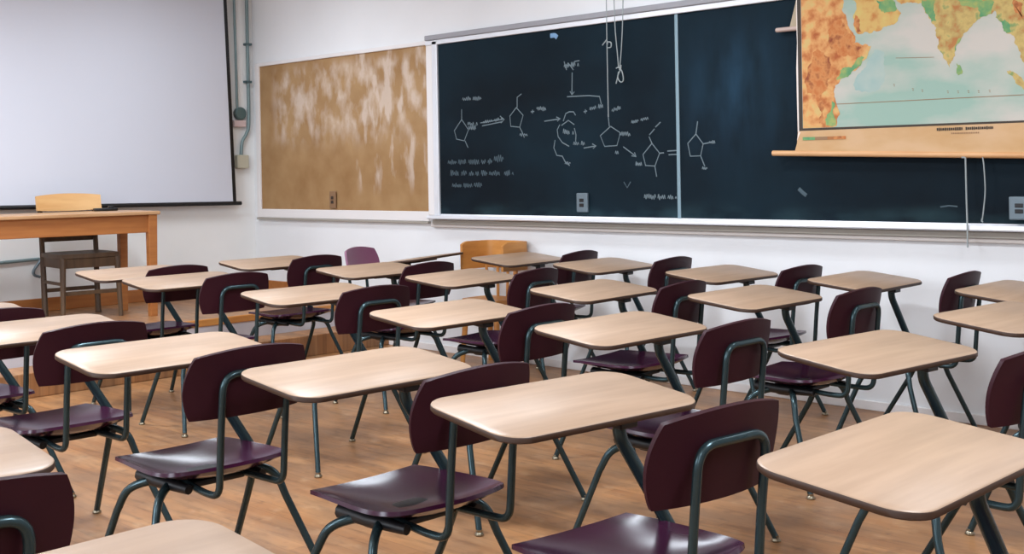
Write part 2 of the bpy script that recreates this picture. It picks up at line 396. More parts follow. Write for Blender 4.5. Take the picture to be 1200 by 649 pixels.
chalk('chalk_diagram', [[(660, 142), (663, 133), (667, 131), (672, 131), (674.5, 135)], [(656, 146), (653, 152), (654, 160), (659, 167), (667, 171.5)], [(673, 150), (675, 158), (674.5, 166)],
      [(650.5, 164), (649, 173), (652.5, 182), (659, 183), (662, 189), (667.5, 194)], [(658, 147), (666, 141), (673, 146)]], [(660, 672, 154, 5, 0.1), (672, 684, 168, 4), (662, 668, 191, 3)], 'chalked double ring drawn below the bracket')
chalk('chalk_writing', [[(661, 72), (664, 82)], [(666, 74), (672, 82), (668, 76)], [(664, 77), (672, 76)], [(673, 72), (679, 71)]], [(661, 678, 77, 5, -0.1)])
chalk('chalk_arrow', [[(670.5, 85), (670.2, 110)], [(668, 107), (670.2, 111), (673, 107.5)], [(664.5, 113.3), (690, 112), (702.5, 113), (704.7, 122)]], [])
chalk('chalk_writing', [[(684, 131), (688, 130)], [(686, 128), (686, 133)]], [(691, 706, 127, 4, -0.2)])
chalk('chalk_arrow', [[(684, 173.5), (698, 171)], [(694, 168.5), (698.5, 171), (695, 174)]])
chalk('chalk_diagram', [[(715.5, 148), (703.5, 159), (708.5, 171.5), (723, 170.5), (727, 155.5), (715.5, 148)], [(714, 148), (712.5, 134)]], [(717, 726, 129, 4, -0.3), (726, 740, 157, 4, 0.02), (740, 759, 143, 3, -0.25), (721, 725, 179, 3)])
chalk('chalk_arrow', [[(730.5, 172), (745, 183)], [(740, 182.5), (745.5, 183.5), (743.5, 178.5)]])
chalk('chalk_diagram', [[(764, 168), (753.5, 181), (756.5, 194), (767.5, 194.5), (773, 179.5), (764, 168)], [(764, 168), (760.5, 160)], [(761, 158), (767, 151)], [(768, 149), (774, 143)], [(767.5, 195), (769.5, 207)], [(773, 179.5), (778, 179)]], [(745, 751, 192, 4)])
chalk('chalk_writing', [[(782, 177), (794, 176.2)], [(783.5, 181.3), (794, 180.8)]])
chalk('chalk_diagram', [[(815.5, 157), (806, 168), (809, 183), (821, 182.5), (824, 168.5), (815.5, 157)], [(815.5, 157), (817.5, 142)], [(824, 168.5), (832, 167)], [(821, 182.5), (826, 195)]], [(831, 838, 166.5, 3), (823, 829, 197, 3)], 'chalked ring on the right-hand slate panel')
chalk('chalk_writing', [], m='chalk_dim', scr=[(525, 545, 190, 5), (549, 577, 190, 5, -0.03), (579, 591, 186, 7)], label='first line of small chalk writing under the left ring')
chalk('chalk_writing', [], m='chalk_dim', scr=[(528, 546, 203, 5.5), (550, 561, 203.5, 4.5), (564, 588, 203, 5), (591, 601, 203, 5)], label='second line of small chalk writing under the left ring')
chalk('chalk_writing', [], [(530, 565, 217.5, 4.5, -0.02)], 'third, shortest line of chalk writing', m='chalk_dim')
chalk('chalk_writing', [[(731, 213), (735, 220), (739, 213)]], [], m='chalk_dim')
chalk('chalk_writing', [], [(755, 793, 230.5, 5, 0.03)], 'chalk word at the bottom beside the divider', m='chalk')
chalk('chalk_writing', [[(1102, 242.5), (1112, 241), (1122, 242)]], [], m='chalk_dim')
chalk('chalk_writing', [[(936, 221), (940, 225), (945, 229)]], [], r=0.012, m='chalk_dim')
bm = nb(); stroke(bm, [(645, 42), (650, 41.5), (653, 44)], 0.016); part('chalk_mark', bm, mat('chalk_blue', (120, 155, 190), 0.95), kb)
# ------------------------------------------------------------------ outlets
def outlet(label, px0, py0, px1, py1, depth, body, dark, cover=None):
    a = on_y(px0, py1, -0.02); b = on_y(px1, py0, -0.02)
    o = thing('power_outlet', label, 'outlet', ((a.x+b.x)/2, -0.0215, (a.z+b.z)/2))
    w, h = (b.x-a.x)/2, (b.z-a.z)/2
    bm = nb(); box(bm, (-w, -depth, -h), (w, 0.0, h), min(0.006, depth*0.4)); link('outlet_box', bm, body, o)
    for k in (0.22, -0.28):
        bm = nb(); box(bm, (-w*0.42, -depth-0.003, k*h-h*0.16), (w*0.35, -depth+0.003, k*h+h*0.2), 0.002); link('socket', bm, dark, o)
    return o
outlet('small grey double power outlet on the chalkboard, above the tray', 678, 226, 690.5, 248.5, 0.02, M['box_grey'], M['black'])
outlet('narrow dark double outlet at the foot of the cork board', 387.5, 224, 394.5, 244, 0.012, mat('brown_plate', (132, 100, 70), 0.6), mat('dark_socket', (48, 32, 22), 0.6))
outlet('grey surface-mounted outlet box at the right end of the chalkboard', 1188, 230, 1213, 257, 0.06, M['box_grey'], M['black'])
# ------------------------------------------------------------------ pull cords
def cord(label, paths, knots=(), r=0.0032):
    q = on_y(*paths[0][0], -0.05); o = thing('pull_cord', label, 'cord', q)
    bm = nb()
    for pth in paths: tube(bm, catmull([on_y(x, y, -0.105)-q for x, y in pth], 5), r, seg=6)
    link('cord', bm, M['cord'], o, smooth=True)
    for kn in knots:
        bm = nb(); tube(bm, catmull([on_y(x, y, -0.105)-q for x, y in kn], 4), r*1.15, seg=6); link('knot', bm, M['cord'], o, smooth=True)
cord('long white pull cord with a small ring hanging in front of the chalkboard', [[(709.5, -70), (710.5, 0), (711.5, 60), (713, 137)]], [[(706, 53), (709, 49), (711, 47), (712, 52)], [(712.5, 49), (716, 50), (716, 55), (712.5, 56)]])
cord('pair of white cords tied off in a knot beside the long pull cord', [[(717, -70), (719.5, 0), (721, 35), (723.5, 62), (725, 80)], [(730.5, -70), (730, 0), (729.5, 30), (728, 60), (726, 82)]],
     [[(722, 80), (725, 79), (729, 84), (730.5, 94), (727, 96), (724, 90), (727, 82), (728, 76)], [(725, 84), (723.5, 92), (722, 98)]])
cord('white cord hanging below the map down past the chalk tray', [[(1127, 184.5), (1131, 185), (1131.5, 190), (1132.5, 230), (1133.5, 262), (1134, 290)]], r=0.0042)
cord('short cord hanging below the map, just right of the longer one', [[(1151.5, 184), (1153, 195), (1154.5, 222), (1153, 242), (1151, 258)]], [[(1151, 256), (1150.5, 259), (1152, 260)]])
# ------------------------------------------------------------------ wall map
YM = -0.075
mp = thing('wall_map', 'large pull-down physical map with orange land and pale sea over the chalkboard', 'map', (5.9, YM, 1.38))
def onm(px, py, d=0.0): return on_y(px, py, YM-d)
XR = 6.95
def zl(a, b, X):                                             # straight line a-b (world points) at X
    return a.z+(b.z-a.z)*(X-a.x)/(b.x-a.x)
Lb = onm(931, 177); Rb = onm(1200, 179)
bm = nb()
# mats: 0 paper 1 white margin 2 ink 3 sea 4 deep 5 africa 6 arabia 7 india 8 green 9 peak 10 soft ink
SL = [M[k] for k in ('paper', 'paper_white', 'ink', 'sea', 'sea_deep', 'land_africa', 'land_arabia', 'land_india', 'land_green', 'land_peak', 'ink_soft', 'oak')]
TOPZ = 2.78
lx = [(931.5, 177), (934, 168), (935, 155), (934, 120), (933.2, 80), (934, 50), (933, 20), (933, 0)]
left = [onm(x, y) for x, y in lx] + [Vector((Lb.x+0.05, YM, TOPZ))]
right = [Vector((XR, YM, TOPZ)), Vector((XR, YM, zl(Lb, Rb, XR)))]
prism(bm, left+right, (0, 0.004, 0), 0)
def coast(P, amp=0.006, it=3):
    rr = random.Random(len(P)*7+int(abs(P[0].x)*100))
    P = [p.copy() for p in P]
    for k in range(it):
        Q = []
        for i in range(len(P)):
            a, b = P[i], P[(i+1) % len(P)]; L = (b-a).length
            Q.append(a)
            if L > 0.012 and L < 0.4:
                n = Vector((-(b-a).z, 0, (b-a).x)); Q.append((a+b)/2+n*rr.uniform(-0.2, 0.2))
        P = Q
    return P
def flat(pts, lay, mi):
    if 4 < lay <= 6 or mi == 4:
        pts = [Vector((max(p.x, bl2.x+0.002), YM, max(p.z, zl(bl2, br2, p.x)+0.001))) for p in coast(pts)]
    f = bm.faces.new([bm.verts.new(Vector((p.x, YM-0.0004*lay, p.z))) for p in pts]); f.material_index = mi
bl, br_ = onm(936.5, 153.5), onm(1200, 143.5)
bl2, br2 = onm(941, 150.5), onm(1200, 141)
zR, zR2 = zl(bl, br_, XR-0.06), zl(bl2, br2, XR-0.08)
flat([onm(934, 165), onm(935.5, 155), onm(938, 155)], 1, 1)
flat(left[2:]+[Vector((left[-1].x+0.03, YM, TOPZ)), onm(937.5, 0), onm(937.5, 80), onm(938, 153)], 1, 1)
flat([Vector((bl.x, YM, TOPZ-0.05)), bl, Vector((XR-0.06, YM, zR)), Vector((XR-0.06, YM, TOPZ-0.05))], 2, 2)
flat([Vector((bl2.x, YM, TOPZ-0.07)), bl2, Vector((XR-0.08, YM, zR2)), Vector((XR-0.08, YM, TOPZ-0.07))], 3, 3)
def cpx(pts): return [onm(900+x/4, y/4) for x, y in pts]
def up(pts, ztop=2.6):                                       # continue an outline above the frame
    q = cpx(pts); return [Vector((q[0].x, YM, ztop))]+q+[Vector((q[-1].x, YM, ztop))]
# deep water, then land
flat(cpx([(500, 232), (545, 245), (545, 330), (520, 420), (440, 432), (400, 400), (440, 330), (470, 280)]), 4, 4)
flat([Vector((bl2.x, YM, 2.68))]+[bl2]+cpx([(322, 590), (320, 480), (312, 440), (316, 400), (340, 372), (400, 332), (440, 290), (472, 245), (484, 216), (460, 206), (408, 200), (396, 150), (368, 80), (354, 0)])+[Vector((onm(988, 0).x, YM, 2.5))], 5, 5)
flat(up([(398, 0), (408, 60), (412, 148), (432, 160), (520, 146), (580, 116), (626, 62), (604, 40), (586, 0)], 2.5), 5, 6)
flat(up([(602, 0), (622, 18), (664, 12), (720, 16), (726, 0)], 2.5), 5, 6)
flat(up([(722, 0), (736, 60), (766, 106), (790, 130), (800, 182), (822, 262), (852, 318), (878, 262), (890, 200), (932, 150), (985, 92), (1050, 66), (1064, 50), (1090, 102), (1122, 158), (1152, 168), (1172, 222), (1192, 285), (1230, 330), (1260, 300), (1240, 180), (1230, 0)], 2.6), 5, 7)
flat(cpx([(1120, 332), (1150, 335), (1200, 384), (1240, 430), (1210, 430), (1160, 378)]), 5, 7)
flat(cpx([(884, 296), (902, 306), (912, 345), (892, 354), (884, 330)]), 5, 8)
for g in ([(318, 376), (340, 330), (392, 316), (440, 262), (452, 270), (400, 330), (340, 371)], [(510, 0), (520, 40), (548, 62), (590, 55), (606, 42), (586, 0)], [(724, 0), (740, 60), (768, 104), (792, 96), (778, 40), (784, 0)],
          [(890, 0), (920, 28), (985, 34), (992, 80), (1048, 64), (1062, 10), (1050, 0)], [(1094, 100), (1110, 90), (1140, 150), (1118, 155)], [(880, 240), (892, 180), (906, 176), (890, 205)], [(276, 540), (300, 470), (316, 490), (318, 588), (276, 588)]): flat(cpx(g), 6, 8)
for g in ([(285, 205), (292, 120), (345, 92), (372, 140), (392, 198), (440, 224), (420, 256), (330, 262)], [(186, 330), (232, 226), (290, 266), (306, 340), (276, 420), (240, 470), (184, 440)], [(410, 70), (430, 90), (440, 150), (416, 150)], [(232, 480), (256, 470), (262, 560), (240, 580)], [(1150, 0), (1196, 20), (1200, 100), (1160, 60)]): flat(cpx(g), 6, 9)
# fine printed lines, the unreadable spaced lettering across the ocean and the block under the frame line
def hl(x0, y0, x1, y1, w=0.9, mi=10, lay=7):
    a, b = onm(x0, y0), onm(x1, y1); d = Vector((0, 0, w*0.0033)); flat([a-d, b-d, b+d, a+d], lay, mi)
hl(980, 122, 1200, 111, 0.5); hl(1050, 68, 1095, 67, 0.4); hl(1096, 66, 1097, 95, 0.4)
for x, y in ((1048, 100), (1070, 105), (1081, 106.5), (1111, 108), (1123, 108), (1135, 107.5), (1147, 107.5), (1160, 107)):
    hl(x-1, y-1.3, x+1.0, y-1.0, 0.5, 10); hl(x-0.4, y+0.8, x+1, y+0.8, 0.5, 10)
rn = random.Random(9)
x = 1098.0
while x < 1164:
    if not 1127 < x < 1131:
        yb = 151.6-(x-1098)*0.034; w = rn.uniform(1.3, 2.2); h = rn.uniform(1.4, 1.9)
        a = onm(x, yb+h); b = onm(x+w, yb-h); flat([a, Vector((b.x, YM, a.z)), b, Vector((a.x, YM, b.z))], 7, 2)
        x += w+0.7
    else: x += 1
x = 1115.0
while x < 1147:
    yb = 156.2-(x-1115)*0.03; w = rn.uniform(0.9, 1.4); a = onm(x, yb+0.9); b = onm(x+w, yb-0.9)
    flat([a, Vector((b.x, YM, a.z)), b, Vector((a.x, YM, b.z))], 7, 10); x += w+0.8
for i, mi in enumerate((8, 8, 10, 10, 11, 9, 9)):
    a = onm(941+i*7.2, 164.5-i*0.22); b = onm(941+(i+1)*7.2, 160.5-i*0.22); flat([a, Vector((b.x, YM, a.z)), b, Vector((a.x, YM, b.z))], 7, mi)
hl(1013.7, 156, 1014.2, 166, 0.4, 2)
part('map_sheet', bm, SL, mp)
bm = nb(); a = onm(905.5, 179.5); b = onm(1200, 182); d = (b-a)
pts = [a, a+d*1.25]; tube(bm, [a+Vector((0, 0.004, 0)), a+d*1.25+Vector((0, 0.004, 0))], 0.0155, seg=14); part('bottom_rod', bm, M['rod'], mp, smooth=True)
bm = nb(); tube(bm, [Vector((5.22, YM+0.004, TOPZ)), Vector((7.05, YM+0.004, TOPZ))], 0.02, seg=14); part('roller', bm, M['rod'], mp, smooth=True)
for xx in (5.26, 7.0):
    bm = nb(); box(bm, (xx-0.012, YM-0.02, TOPZ-0.03), (xx+0.012, 0, TOPZ+0.03), 0.003); part('bracket', bm, M['black'], mp)
m2 = thing('wall_map', 'second pull-down map half hidden behind the large map, only its left rod end showing', 'map', (5.9, -0.055, 2.06))
a = on_y(910, 35.5, -0.052); tp = on_y(933, 0, -0.052); lo = on_y(925, 33, -0.052)
bm = nb(); prism(bm, [lo, Vector((6.9, -0.052, lo.z-0.01)), Vector((6.9, -0.052, 2.62)), tp+(tp-lo)*2.2], (0, 0.003, 0)); part('map_sheet', bm, mat('map_back', (178, 164, 140), 0.8), m2)
bm = nb(); tube(bm, [a, Vector((6.95, -0.052, a.z-0.02))], 0.013, seg=12); part('bottom_rod', bm, mat('worn_rod', (190, 168, 158), 0.55), m2, smooth=True)
bm = nb(); tube(bm, [Vector((5.42, -0.05, 2.62)), Vector((6.95, -0.05, 2.62))], 0.016, seg=12); part('roller', bm, M['rod'], m2, smooth=True)
for xx in (5.5, 6.9):
    bm = nb(); box(bm, (xx-0.01, -0.06, 2.6), (xx+0.01, 0, 2.64), 0.003); part('bracket', bm, M['black'], m2)
# ------------------------------------------------------------------ projection screen
YSR = 0.10
ps = thing('projection_screen', 'white pull-down projection screen with black border on the front wall', 'screen', (YSR, -2.3, 1.08))
br0 = on_x(277, 236.5, YSR); bl0 = on_x(0, 241.5, YSR); tr0 = on_x(265.5, 0, YSR)
sl = (br0.z-bl0.z)/(br0.y-bl0.y); el = (tr0.y-br0.y)/(tr0.z-br0.z)
YL = -4.4; ZT = 3.02
def scr(y, z): return Vector((YSR, y, z))
q = [br0, Vector((YSR, br0.y+el*(ZT-br0.z), ZT)), scr(YL, ZT), scr(YL, br0.z+sl*(YL-br0.y))]
bm = nb(); prism(bm, q, (-0.002, 0, 0)); part('fabric', bm, M['screen'], ps)
bm = nb(); e = Vector((0.001, -0.032, 0)); prism(bm, [q[0]+Vector((0.001, 0, 0)), q[1]+Vector((0.001, 0, 0)), q[1]+e, q[0]+e], (-0.004, 0, 0)); part('border', bm, M['black'], ps)
bm = nb(); tube(bm, [q[0]+Vector((0, 0.045, -0.012)), q[3]+Vector((0, -0.045, -0.012))], 0.017, seg=12); part('bottom_bar', bm, M['black'], ps, smooth=True)
bm = nb(); box(bm, (0.026, YL-0.12, ZT-0.06), (0.17, -0.26, ZT+0.1), 0.02); part('casing', bm, mat('casing', (216, 216, 214), 0.5), ps)
# ------------------------------------------------------------------ conduits in the corner
bm_ = None
cp = thing('conduit_pipe', 'thin grey-green conduit ending in a round junction box beside the screen', 'pipe', (0, -0.17, 1.84))
def fx(px, py, x=0.03): return on_x(px, py, x)
a = fx(278, 128); bm = nb(); tube(bm, [a, Vector((0.03, a.y-0.02, 3.29))], 0.011, seg=10); part('pipe', bm, M['conduit'], cp, smooth=True)
j = fx(281.5, 133); bm = nb(); lathe(bm, [(0.05, 0), (0.055, 0.008), (0.055, 0.04), (0.046, 0.05)], seg=18)
for v in bm.verts: v.co = Vector((v.co.z, j.y+v.co.y, j.z+v.co.x))
part('junction_box', bm, mat('junction', (76, 98, 98), 0.5), cp, smooth=True)
bm = nb(); box(bm, (0, j.y-0.065, j.z-0.115), (0.035, j.y+0.055, j.z-0.057), 0.005); part('plate', bm, mat('plate_pink', (206, 184, 182), 0.6), cp)
cp2 = thing('conduit_pipe', 'grey-green conduit bending into a cream switch box in the corner', 'pipe', (0, -0.06, 1.43))
pts = [fx(288, -60), fx(290, 60), fx(291.5, 140), fx(289, 156), fx(284, 166), fx(282.5, 182)]
bm = nb(); tube(bm, [Vector((0.03, pts[0].y, 3.29))]+catmull(pts, 5), 0.0145, seg=10); part('pipe', bm, M['conduit'], cp2, smooth=True)
k = fx(284, 189); bm = nb(); box(bm, (0, k.y-0.06, k.z-0.06), (0.05, k.y+0.055, k.z+0.055), 0.008); part('switch_box', bm, M['cream'], cp2)
for py in (52, 96):
    k = fx(290.5, py); bm = nb(); box(bm, (0, k.y-0.03, k.z-0.01), (0.05, k.y+0.03, k.z+0.01), 0.004); part('clamp', bm, mat('clamp', (70, 92, 96), 0.5), cp2)
a = on_x(46, 303.5, 0.015); b = on_x(0, 308, 0.015)
wr = thing('wall_pipe', 'thin grey pipe along the front wall with a bent valve behind the teacher desk', 'pipe', (0.0, a.y, a.z))
bm = nb(); tube(bm, [a, b+(b-a)*1.5], 0.012, seg=8); part('pipe', bm, M['conduit'], wr, smooth=True)
bm = nb(); tube(bm, catmull([a, on_x(47, 306, 0.03), on_x(40, 316, 0.03), on_x(40, 322, 0.03), on_x(47, 324.5, 0.03)], 4), 0.011, seg=8); part('valve', bm, M['box_grey'], wr, smooth=True)
# ================================================================== furniture
def grid_shell(bm, fn, nu, nv, th, mi=0):
    """solid curved sheet: fn(u,v) -> point, u,v in -1..1"""
    P = [[Vector(fn(-1+2*i/nu, -1+2*j/nv)) for j in range(nv+1)] for i in range(nu+1)]
    N = [[None]*(nv+1) for _ in range(nu+1)]
    for i in range(nu+1):
        for j in range(nv+1):
            du = P[min(i+1, nu)][j]-P[max(i-1, 0)][j]; dv = P[i][min(j+1, nv)]-P[i][max(j-1, 0)]
            n = du.cross(dv); N[i][j] = n.normalized() if n.length > 1e-9 else Vector((0, 0, 1))
    A = [[bm.verts.new(P[i][j]+N[i][j]*th/2) for j in range(nv+1)] for i in range(nu+1)]
    B = [[bm.verts.new(P[i][j]-N[i][j]*th/2) for j in range(nv+1)] for i in range(nu+1)]
    for i in range(nu):
        for j in range(nv):
            bm.faces.new((A[i][j], A[i+1][j], A[i+1][j+1], A[i][j+1])); bm.faces.new((B[i][j], B[i][j+1], B[i+1][j+1], B[i+1][j]))
    for i in range(nu):
        bm.faces.new((A[i][0], B[i][0], B[i+1][0], A[i+1][0])); bm.faces.new((A[i][nv], A[i+1][nv], B[i+1][nv], B[i][nv]))
    for j in range(nv):
        bm.faces.new((A[0][j], A[0][j+1], B[0][j+1], B[0][j])); bm.faces.new((A[nu][j], B[nu][j], B[nu][j+1], A[nu][j+1]))
    return bm
def squircle(u, v, k):
    return u*math.sqrt(max(0, 1-k*v*v/2)), v*math.sqrt(max(0, 1-k*u*u/2))
def seat_pt(u, v):
    k = 0.30-0.42*v                                       # square front corners, round back
    x, y = squircle(u, v, max(0.12, min(0.78, k)))
    z = 0.434 - 0.036*((1-u*u)*(1-v*v))**0.85 + 0.02*max(0, -y)**3 + 0.006*x*x - 0.010*max(0, y-0.55)**1.5
    return ((0.209-0.018*y)*x, -0.216+0.214*y, z)
def back_pt(u, v):
    x, y = squircle(u, v, 0.42)
    xx = 0.203*x
    z = 0.70 + 0.096*y + 0.012*(1-x*x)*(1 if y > 0 else 0.3)*abs(y) - 0.01*x*x*max(0, -y)
    return (xx, -0.492 + 0.04*x*x - 0.022*y, z)
DW, DD, DR, TILT, ZT_ = 0.63, 0.335, 0.07, 0.118, 0.745
def desktop_outline(n=8, w=DW, d=DD, r=DR):
    pts = []
    for cx, cy, a0 in ((w/2-r, d/2-r, 0), (-w/2+r, d/2-r, 90), (-w/2+r, -d/2+r, 180), (w/2-r, -d/2+r, 270)):
        for k in range(n+1):
            a = R(a0+90*k/n); pts.append((cx+r*math.cos(a), cy+r*math.sin(a)))
    return pts
def make_desk(back='back_plastic', seat='seat_plastic'):
    t = thing('student_desk', '', 'student desk')
    # desktop: laminate sheet with a brown edge, sloping down towards the sitter
    bm = nb(); o = desktop_outline()
    tl = lambda x, y, z: Vector((x, y, ZT_+y*TILT+z))
    def ring(s, z): return [bm.verts.new(tl(x*(1-2*s/DW), y*(1-2*s/DD), z)) for x, y in o]
    rings = [ring(0.004, 0.0), ring(0.001, -0.0025), ring(0.0, -0.005), ring(0.0, -0.014), ring(0.003, -0.017)]
    bm.faces.new(rings[0]).material_index = 0
    for k, (A, B) in enumerate(zip(rings, rings[1:])):
        for i in range(len(A)): bm.faces.new((A[i-1], A[i], B[i], B[i-1])).material_index = 0 if k < 1 else 1
    bm.faces.new(rings[-1][::-1]).material_index = 1
    link('desktop', bm, [M['laminate'], M['laminate_edge']], t, smooth=True, angle=50)
    bm = nb(); mt = Matrix(((1, 0, 0, 0), (0, 1, 0, 0), (0, TILT, 1, ZT_-0.017), (0, 0, 0, 1)))
    box(bm, (-0.09, -0.125, -0.012), (0.15, 0.06, 0.0005), 0.003, mtx=mt)
    box(bm, (0.055, -0.125, -0.03), (0.115, -0.055, -0.011), 0.004, mtx=mt)
    link('bracket', bm, M['black'], t)
    bm = nb(); tube(bm, fillet([(0.085, -0.09, 0.71), (0.085, -0.09, 0.66), (0.238, -0.122, 0.40), (0.225, -0.15, 0.376), (0.1, -0.2, 0.380)], 0.028, 5), 0.0165, seg=12)
    link('desk_post', bm, M['frame'], t, smooth=True, angle=60)
    bm = nb(); grid_shell(bm, seat_pt, 16, 16, 0.011); link('seat', bm, M[seat], t, smooth=True, angle=55)
    bm = nb(); grid_shell(bm, back_pt, 18, 14, 0.013); link('backrest', bm, M[back], t, smooth=True, angle=55)
    bm = nb(); h = []
    for s in (-1, 1): h.append([(s*0.085, -0.21, 0.392), (s*0.108, -0.40, 0.384), (s*0.108, -0.478, 0.386), (s*0.108, -0.4915, 0.56), (s*0.108, -0.5105, 0.735)])
    path = fillet(h[0]+h[1][::-1], 0.05, 6); tube(bm, path, 0.0105, seg=10)
    bf = link('back_frame', bm, M['frame'], t, smooth=True, angle=60)
    bm = nb(); box(bm, (-0.14, -0.235, 0.362), (0.14, -0.165, 0.406), 0.014); box(bm, (-0.10, -0.29, 0.372), (0.10, -0.11, 0.392), 0.008)
    for sx in (-1, 1): tube(bm, [(sx*0.14, -0.085, 0.392), (sx*0.14, -0.20, 0.388), (sx*0.125, -0.34, 0.386)], 0.022, 0.014, seg=10)
    link('seat_beam', bm, M['black'], t, smooth=True, angle=40)
    for sx, pts in ((-1, 'FL'), (-1, 'RL'), (1, 'FR'), (1, 'RR')):
        if pts[0] == 'F': q = [(0.1, -0.19, 0.385), (0.15, -0.145, 0.383), (0.19, -0.095, 0.355), (0.208, -0.06, 0.29), (0.25, 0.05, 0.012)]
        else: q = [(0.1, -0.215, 0.385), (0.15, -0.255, 0.383), (0.195, -0.29, 0.355), (0.218, -0.31, 0.29), (0.268 if sx < 0 else 0.325, -0.40, 0.012)]
        if pts == 'FR': q = [(0.1, -0.2, 0.385), (0.165, -0.19, 0.383), (0.2, -0.165, 0.345), (0.209, -0.125, 0.27), (0.25, 0.05, 0.012)]
        if pts == 'RR': q = [(0.1, -0.215, 0.385), (0.175, -0.25, 0.383), (0.215, -0.28, 0.355), (0.236, -0.30, 0.29), (0.325, -0.40, 0.012)]
        q = [(sx*a, b, c) for a, b, c in q]
        bm = nb(); tube(bm, catmull(q[:4], 5)+[q[4]], 0.0145, 0.0115, seg=10)
        lg = link('leg', bm, M['frame'], t, smooth=True, angle=60)
        bm = nb(); lathe(bm, [(0.015, 0), (0.017, 0.003), (0.017, 0.007), (0.011, 0.014), (0.0115, 0.022)], base=(q[4][0], q[4][1], 0), seg=12)
        link('foot_glide', bm, M['glide'], lg, smooth=True)
    return t
def dup(root, loc, rotz, label, group=None):
    r = root.copy(); COL.objects.link(r); r.location = loc; r.rotation_euler = (0, 0, rotz); r['label'] = label
    if group: r['group'] = group
    for ch in list(root.children):
        c = ch.copy(); COL.objects.link(c); c.parent = r
        for g in ch.children:
            d = g.copy(); COL.objects.link(d); d.parent = c
    return r
# (x, y, facing angle, label); the five rows run along the chalkboard wall, each desk facing the front wall
DESKS = [
 (7.75, -3.71, 180.0, 'student desk with large tan top at lower right, nearest the camera on that side'),
 (6.89, -3.72, 174.1, 'student desk with the large tan top in the centre of the foreground'),
 (6.13, -3.74, 179.6, 'student desk with glossy maroon seat, directly left of the large centre foreground desk'),
 (5.35, -3.90, 179.3, 'student desk two places left of the large centre foreground desk'),
 (4.44, -3.92, 179.2, 'student desk three places left of the large centre foreground desk'),
 (3.70, -3.95, 179.2, 'student desk at the left edge in front of the teacher desk, one rounded corner showing'),
 (7.29, -5.16, 181.3, 'student desk cut by the bottom edge, only its pale top corner visible'),
 (6.31, -5.08, 177.6, 'student desk at the bottom left corner with its maroon backrest cut by the edge'),
 (7.09, -2.54, 174.1, 'student desk right of centre, its dark legs seen against the white wall'),
 (6.15, -2.59, 179.5, 'student desk straight behind the large centre foreground desk, in the middle row'),
 (5.32, -2.64, 181.5, 'student desk of the middle row, its top below the left half of the chalkboard'),
 (4.22, -2.50, 178.7, 'student desk of the middle row, third from the teacher desk'),
 (3.05, -2.47, 180.6, 'student desk of the middle row, second from the teacher desk'),
 (2.31, -2.37, 180.2, 'foremost student desk of the middle row, beside the leg of the teacher desk'),
 (7.09, -1.52, 175.1, 'student desk cut by the right edge, the nearer of the two tops there'),
 (5.97, -1.46, 180.5, 'student desk one row out from the wall, under the left end of the large map'),
 (5.21, -1.63, 184.0, 'student desk one row out from the wall, under the divider of the chalkboard'),
 (4.20, -1.51, 187.0, 'student desk one row out from the wall, in front of the honey wood chair'),
 (3.38, -1.46, 182.0, 'student desk in front of the purple backrest chair, below the cork board'),
 (2.34, -1.44, 180.4, 'student desk nearest the room corner, below the left side of the cork board'),
 (6.77, -0.66, 180.2, 'student desk against the wall cut by the right edge, farther of two tops there'),
 (6.00, -0.55, 182.0, 'student desk against the wall under the large map, its shadow falling on the wall'),
 (5.20, -0.58, 178.7, 'student desk against the wall, left of the one under the middle of the map'),
 (4.31, -0.48, 183.0, 'student desk against the wall under the chalkboard divider'),
 (3.51, -0.37, 186.0, 'student desk against the wall, its top covering the honey wood chair'),
]
GR = 'student desks with attached maroon chairs in rows'
proto = make_desk()
for i, (x, y, a, lab) in enumerate(DESKS):
    if i == 0:
        proto.location = (x, y, 0); proto.rotation_euler = (0, 0, R(a-90)); proto['label'] = lab; proto['group'] = GR
    else: dup(proto, (x, y, 0), R(a-90), lab, GR)
rv = dup(proto, (2.90, -0.645, 0), R(20-90), 'student desk turned to the back of the room, backrest coloured front-lit, facing the camera', GR)
for ch in rv.children:
    if ch.name.startswith('backrest'):
        ch.data = ch.data.copy(); ch.data.materials[0] = M['lit_maroon_plastic']
# ------------------------------------------------------------------ teacher desk and chairs
A12 = R(-5)
td = thing('teacher_desk', 'long orange oak teacher desk on the platform before the screen', 'desk', (0.64, -2.385, ZD_), A12)
# local: +x towards the class, y along the front wall
L2, DP = 0.92, 0.29
bm = nb(); box(bm, (-DP-0.01, -L2-0.02, 0.725), (DP+0.01, L2+0.02, 0.75), 0.005); link('top', bm, M['oak_top'], td)
bm = nb(); 
box(bm, (DP-0.045, -L2+0.05, 0.598), (DP-0.022, L2-0.05, 0.7248), 0.003); box(bm, (-DP+0.022, -L2+0.05, 0.598), (-DP+0.045, L2-0.05, 0.7248), 0.003)
for s in (-1, 1): box(bm, (-DP+0.045, s*(L2-0.04)-0.011, 0.598), (DP-0.045, s*(L2-0.04)+0.011, 0.7248), 0.003)
link('apron', bm, M['oak'], td)
for sx in (-1, 1):
    for sy in (-1, 1):
        bm = nb(); cx, cy = sx*(DP-0.032), sy*(L2-0.032); box(bm, (cx-0.032, cy-0.032, 0), (cx+0.032, cy+0.032, 0.7248), 0.004)
        for v in bm.verts:
            if v.co.z < 0.1: v.co.x = cx+(v.co.x-cx)*0.8; v.co.y = cy+(v.co.y-cy)*0.8
        link('leg', bm, M['oak'], td)
def on_td(y, x): return Matrix.Translation(td.location) @ Matrix.Rotation(A12, 4, 'Z') @ Vector((x, y, 0.75))
q = on_td(0.74, -0.2)
bm = nb(); box(bm, (-0.03, -0.085, 0), (0.03, 0.085, 0.022), 0.008); box(bm, (-0.02, 0.02, 0.02), (0.02, 0.06, 0.036), 0.006)
